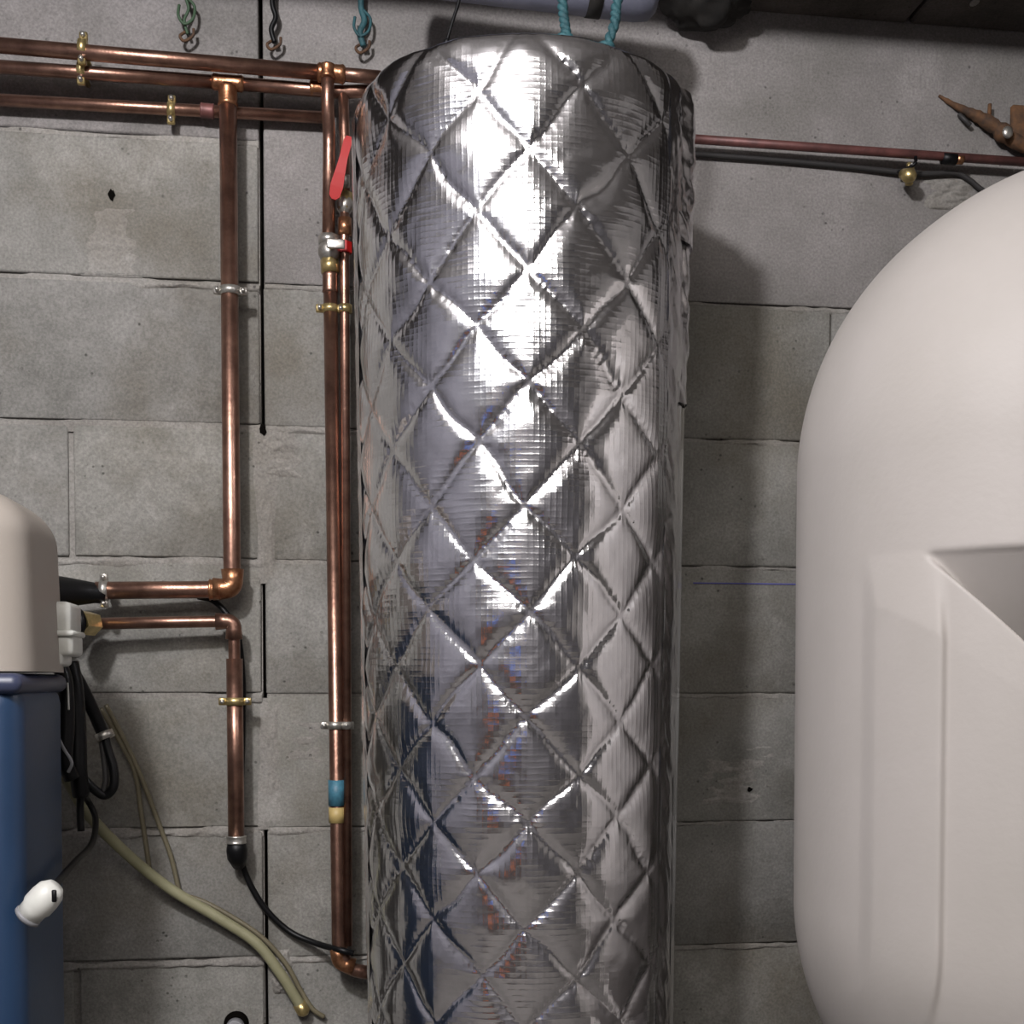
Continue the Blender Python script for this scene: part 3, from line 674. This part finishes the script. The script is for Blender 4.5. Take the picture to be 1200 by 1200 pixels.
# black crumpled sheet beside it
p = W(826, 4, .055); bm = ball(B(), (0, 0, 0), 1, sub=4)
for v_ in bm.verts:
    n_ = float(vnoise(v_.co.x * 3 + 5, v_.co.y * 3 + v_.co.z * 4 + 9, 7)) ; v_.co *= .75 + .5 * n_
    v_.co = Vector((v_.co.x * .062, v_.co.y * .045, v_.co.z * .030)) + p
rg = obj('crumpled_sheet', bm, 'rag'); tag(rg, 'black crumpled plastic sheet stuffed under the ceiling right of the duct', 'plastic sheet')
# teal cords down to the tank top
for px0, px1, py1, dp, lab in ((657, 664, 42, 1.56, 'teal cord left of its twin, running up from the foil tank top'), (727, 712, 52, 1.55, 'teal cord right of its twin, tied at the foil tank rim')):
    t_ = thing('teal_cord', lab, 'cord', D(px1, py1, dp), 'teal cords above the foil tank')
    P = [D(px0, -60, dp), D(px0 + 1, -20, dp), D((px0 * 2 + px1) / 3, 8, dp), D((px0 + px1) / 2 + 1, 26, dp), D(px1, py1, dp)]
    for s1 in (0, math.pi):
        sp = spline(P, 14); q = [v_ + Vector((math.cos(i * .55 + s1), math.sin(i * .55 + s1), 0)) * .0026 for i, v_ in enumerate(sp)]
        obj('strand', tube(B(), q, .0042, 8), 'teal', t_)
    obj('knot', ball(B(), D(px1 - 2, py1 + 2, dp), .0085, 1.4, 1, .7), 'teal', t_)
cable('black_string', 'thin black cord rising from the left of the foil tank rim', [D(523, 52, 1.62), D(526, 40, 1.62), D(532, 20, 1.62), D(538, 0, 1.62), D(542, -30, 1.62)], [.0042] * 4 + [.0022] * 29, 'black', 'string')
# hooks on the beam, with cords
def hook(px, py, label, cord, thick, hm='rust', loops=True, group='cord hooks above the pipes'):
    o = thing('cord_hook', label, 'hook', W(px, py, 0), group); c = W(px, py, .018)
    obj('hook_wire', tube(B(), spline([W(px, py, -.004), W(px, py + 1, .012), W(px - 7, py + 6, .022), W(px - 2, py + 12, .022), W(px + 8, py + 6, .020), W(px + 9, py - 2, .018)]), .0022, 8), hm, o)
    obj('cord', tube(B(), spline([W(px + 2, py + 4, .02), W(px - 2, py - 12, .02), W(px + 3, py - 26, .02), W(px - 1, py - 45, .02), W(px + 2, py - 90, .02)]), thick, 8), cord, o)
    if loops:
        obj('cord_loop', tube(B(), spline([W(px - 8, py - 30, .02), W(px - 9, py - 18, .024), W(px - 2, py - 8, .024), W(px + 8, py - 14, .024), W(px + 10, py - 28, .02), W(px + 2, py - 38, .022)]), .0022, 8), cord, o)
hook(218, 36, 'rusty wall hook with thin green cord loops, leftmost above the pipes', 'green', .0022)
hook(320, 46, 'rusty wall hook with a single straight dark cord, beside the open wall joint', 'black', .0038, 'rust', False)
hook(424, 50, 'wall hook with a thick dark teal cord and loops, next to the foil tank', 'teal', .0045)
# rusty bracket at the right edge
rb_ = thing('rusty_bracket', 'rusty diagonal metal bar with a pale screw above the thin red pipe', 'bracket', W(1150, 140, 0))
sp = spline([W(1100, 112, .002), W(1120, 124, .008), W(1145, 136, .012), W(1168, 150, .018), W(1190, 166, .022), W(1230, 182, .024)], 6)
obj('bar', tube(B(), sp, [.002 + .011 * min(1, i / 20) for i in range(len(sp))], 8, wob=.18), 'rust', rb_)
obj('pin', tube(B(), [W(1159, 138, .014), W(1160, 122, .014)], .0032, 8), 'rust', rb_)
obj('wire_end', tube(B(), spline([W(1124, 134, .006), W(1130, 140, .012), W(1137, 147, .012)]), .0036, 8), 'grey_strand', rb_)
obj('screw_head', ball(B(), W(1181, 155, .040), .009, 1, .5, 1.1), 'zinc', rb_)
obj('end_plate', box(B(), W(1186, 165, .03), W(1230, 128, .02), .003, 1), 'rust', rb_)
# pipe stub at the bottom
st = thing('pipe_stub', 'grey plastic pipe stub in a dark hole low on the wall', 'pipe stub', W(277, 1197, 0))
c = W(277, 1199, 0)
obj('stub_hole_shade', cyl(B(), c + Vector((0, .001, 0)), c + Vector((0, -.004, 0)), .0185, 24), 'dark', st)  # black disc painting the shade of the hole around the stub
obj('stub', cyl(B(), c + Vector((-.001, 0, -.004)), c + Vector((-.001, -.022, -.004)), .0135, 24, .002), 'pvc', st)

# ================================================================== BEHIND THE CAMERA (rack and crates added for the foil to mirror)
M['crate_blue'] = mat('blue_crate_plastic', (0.02, 0.10, 0.42), 0.4); M['crate_orange'] = mat('orange_crate_plastic', (0.60, 0.17, 0.05), 0.4)
M['wood'] = mat('dark_wood', (0.10, 0.06, 0.035), 0.7, 0, (0.05, 0.03, 0.02), 6)
sh = thing('reflection_rack', 'dark wooden rack added behind the camera to be mirrored in the foil', 'rack', (-.95, -1.6, 0))
for x in (-1.35, -.55):
    for y in (-1.8, -1.4): obj('post', box(B(), (x - .025, y - .025, 0), (x + .025, y + .025, 1.7), .003, 1), 'wood', sh)
for z in (.35, .85, 1.35): obj('shelf', box(B(), (-1.38, -1.83, z), (-.52, -1.37, z + .025), .003, 1), 'wood', sh)
def crate(name, label, m, c, s):
    o = thing(name, label, 'crate', c, rz=0); x, y, z = c; a, b, h = s
    obj('base', box(B(), (x - a, y - b, z), (x + a, y + b, z + .01), .003, 1), m, o)
    for sx in (-1, 1): obj('side', box(B(), (x + sx * a - .006, y - b, z + .01), (x + sx * a + .006, y + b, z + h), .003, 1), m, o)
    for sy in (-1, 1): obj('side', box(B(), (x - a, y + sy * b - .006, z + .01), (x + a, y + sy * b + .006, z + h), .003, 1), m, o)
crate('reflection_crate', 'blue plastic crate added on the middle shelf to be mirrored in the foil', 'crate_blue', (-.78, -1.6, .875), (.17, .18, .32))
crate('reflection_crate', 'orange plastic crate added on the bottom shelf to be mirrored in the foil', 'crate_orange', (-1.12, -1.6, .375), (.15, .18, .30))
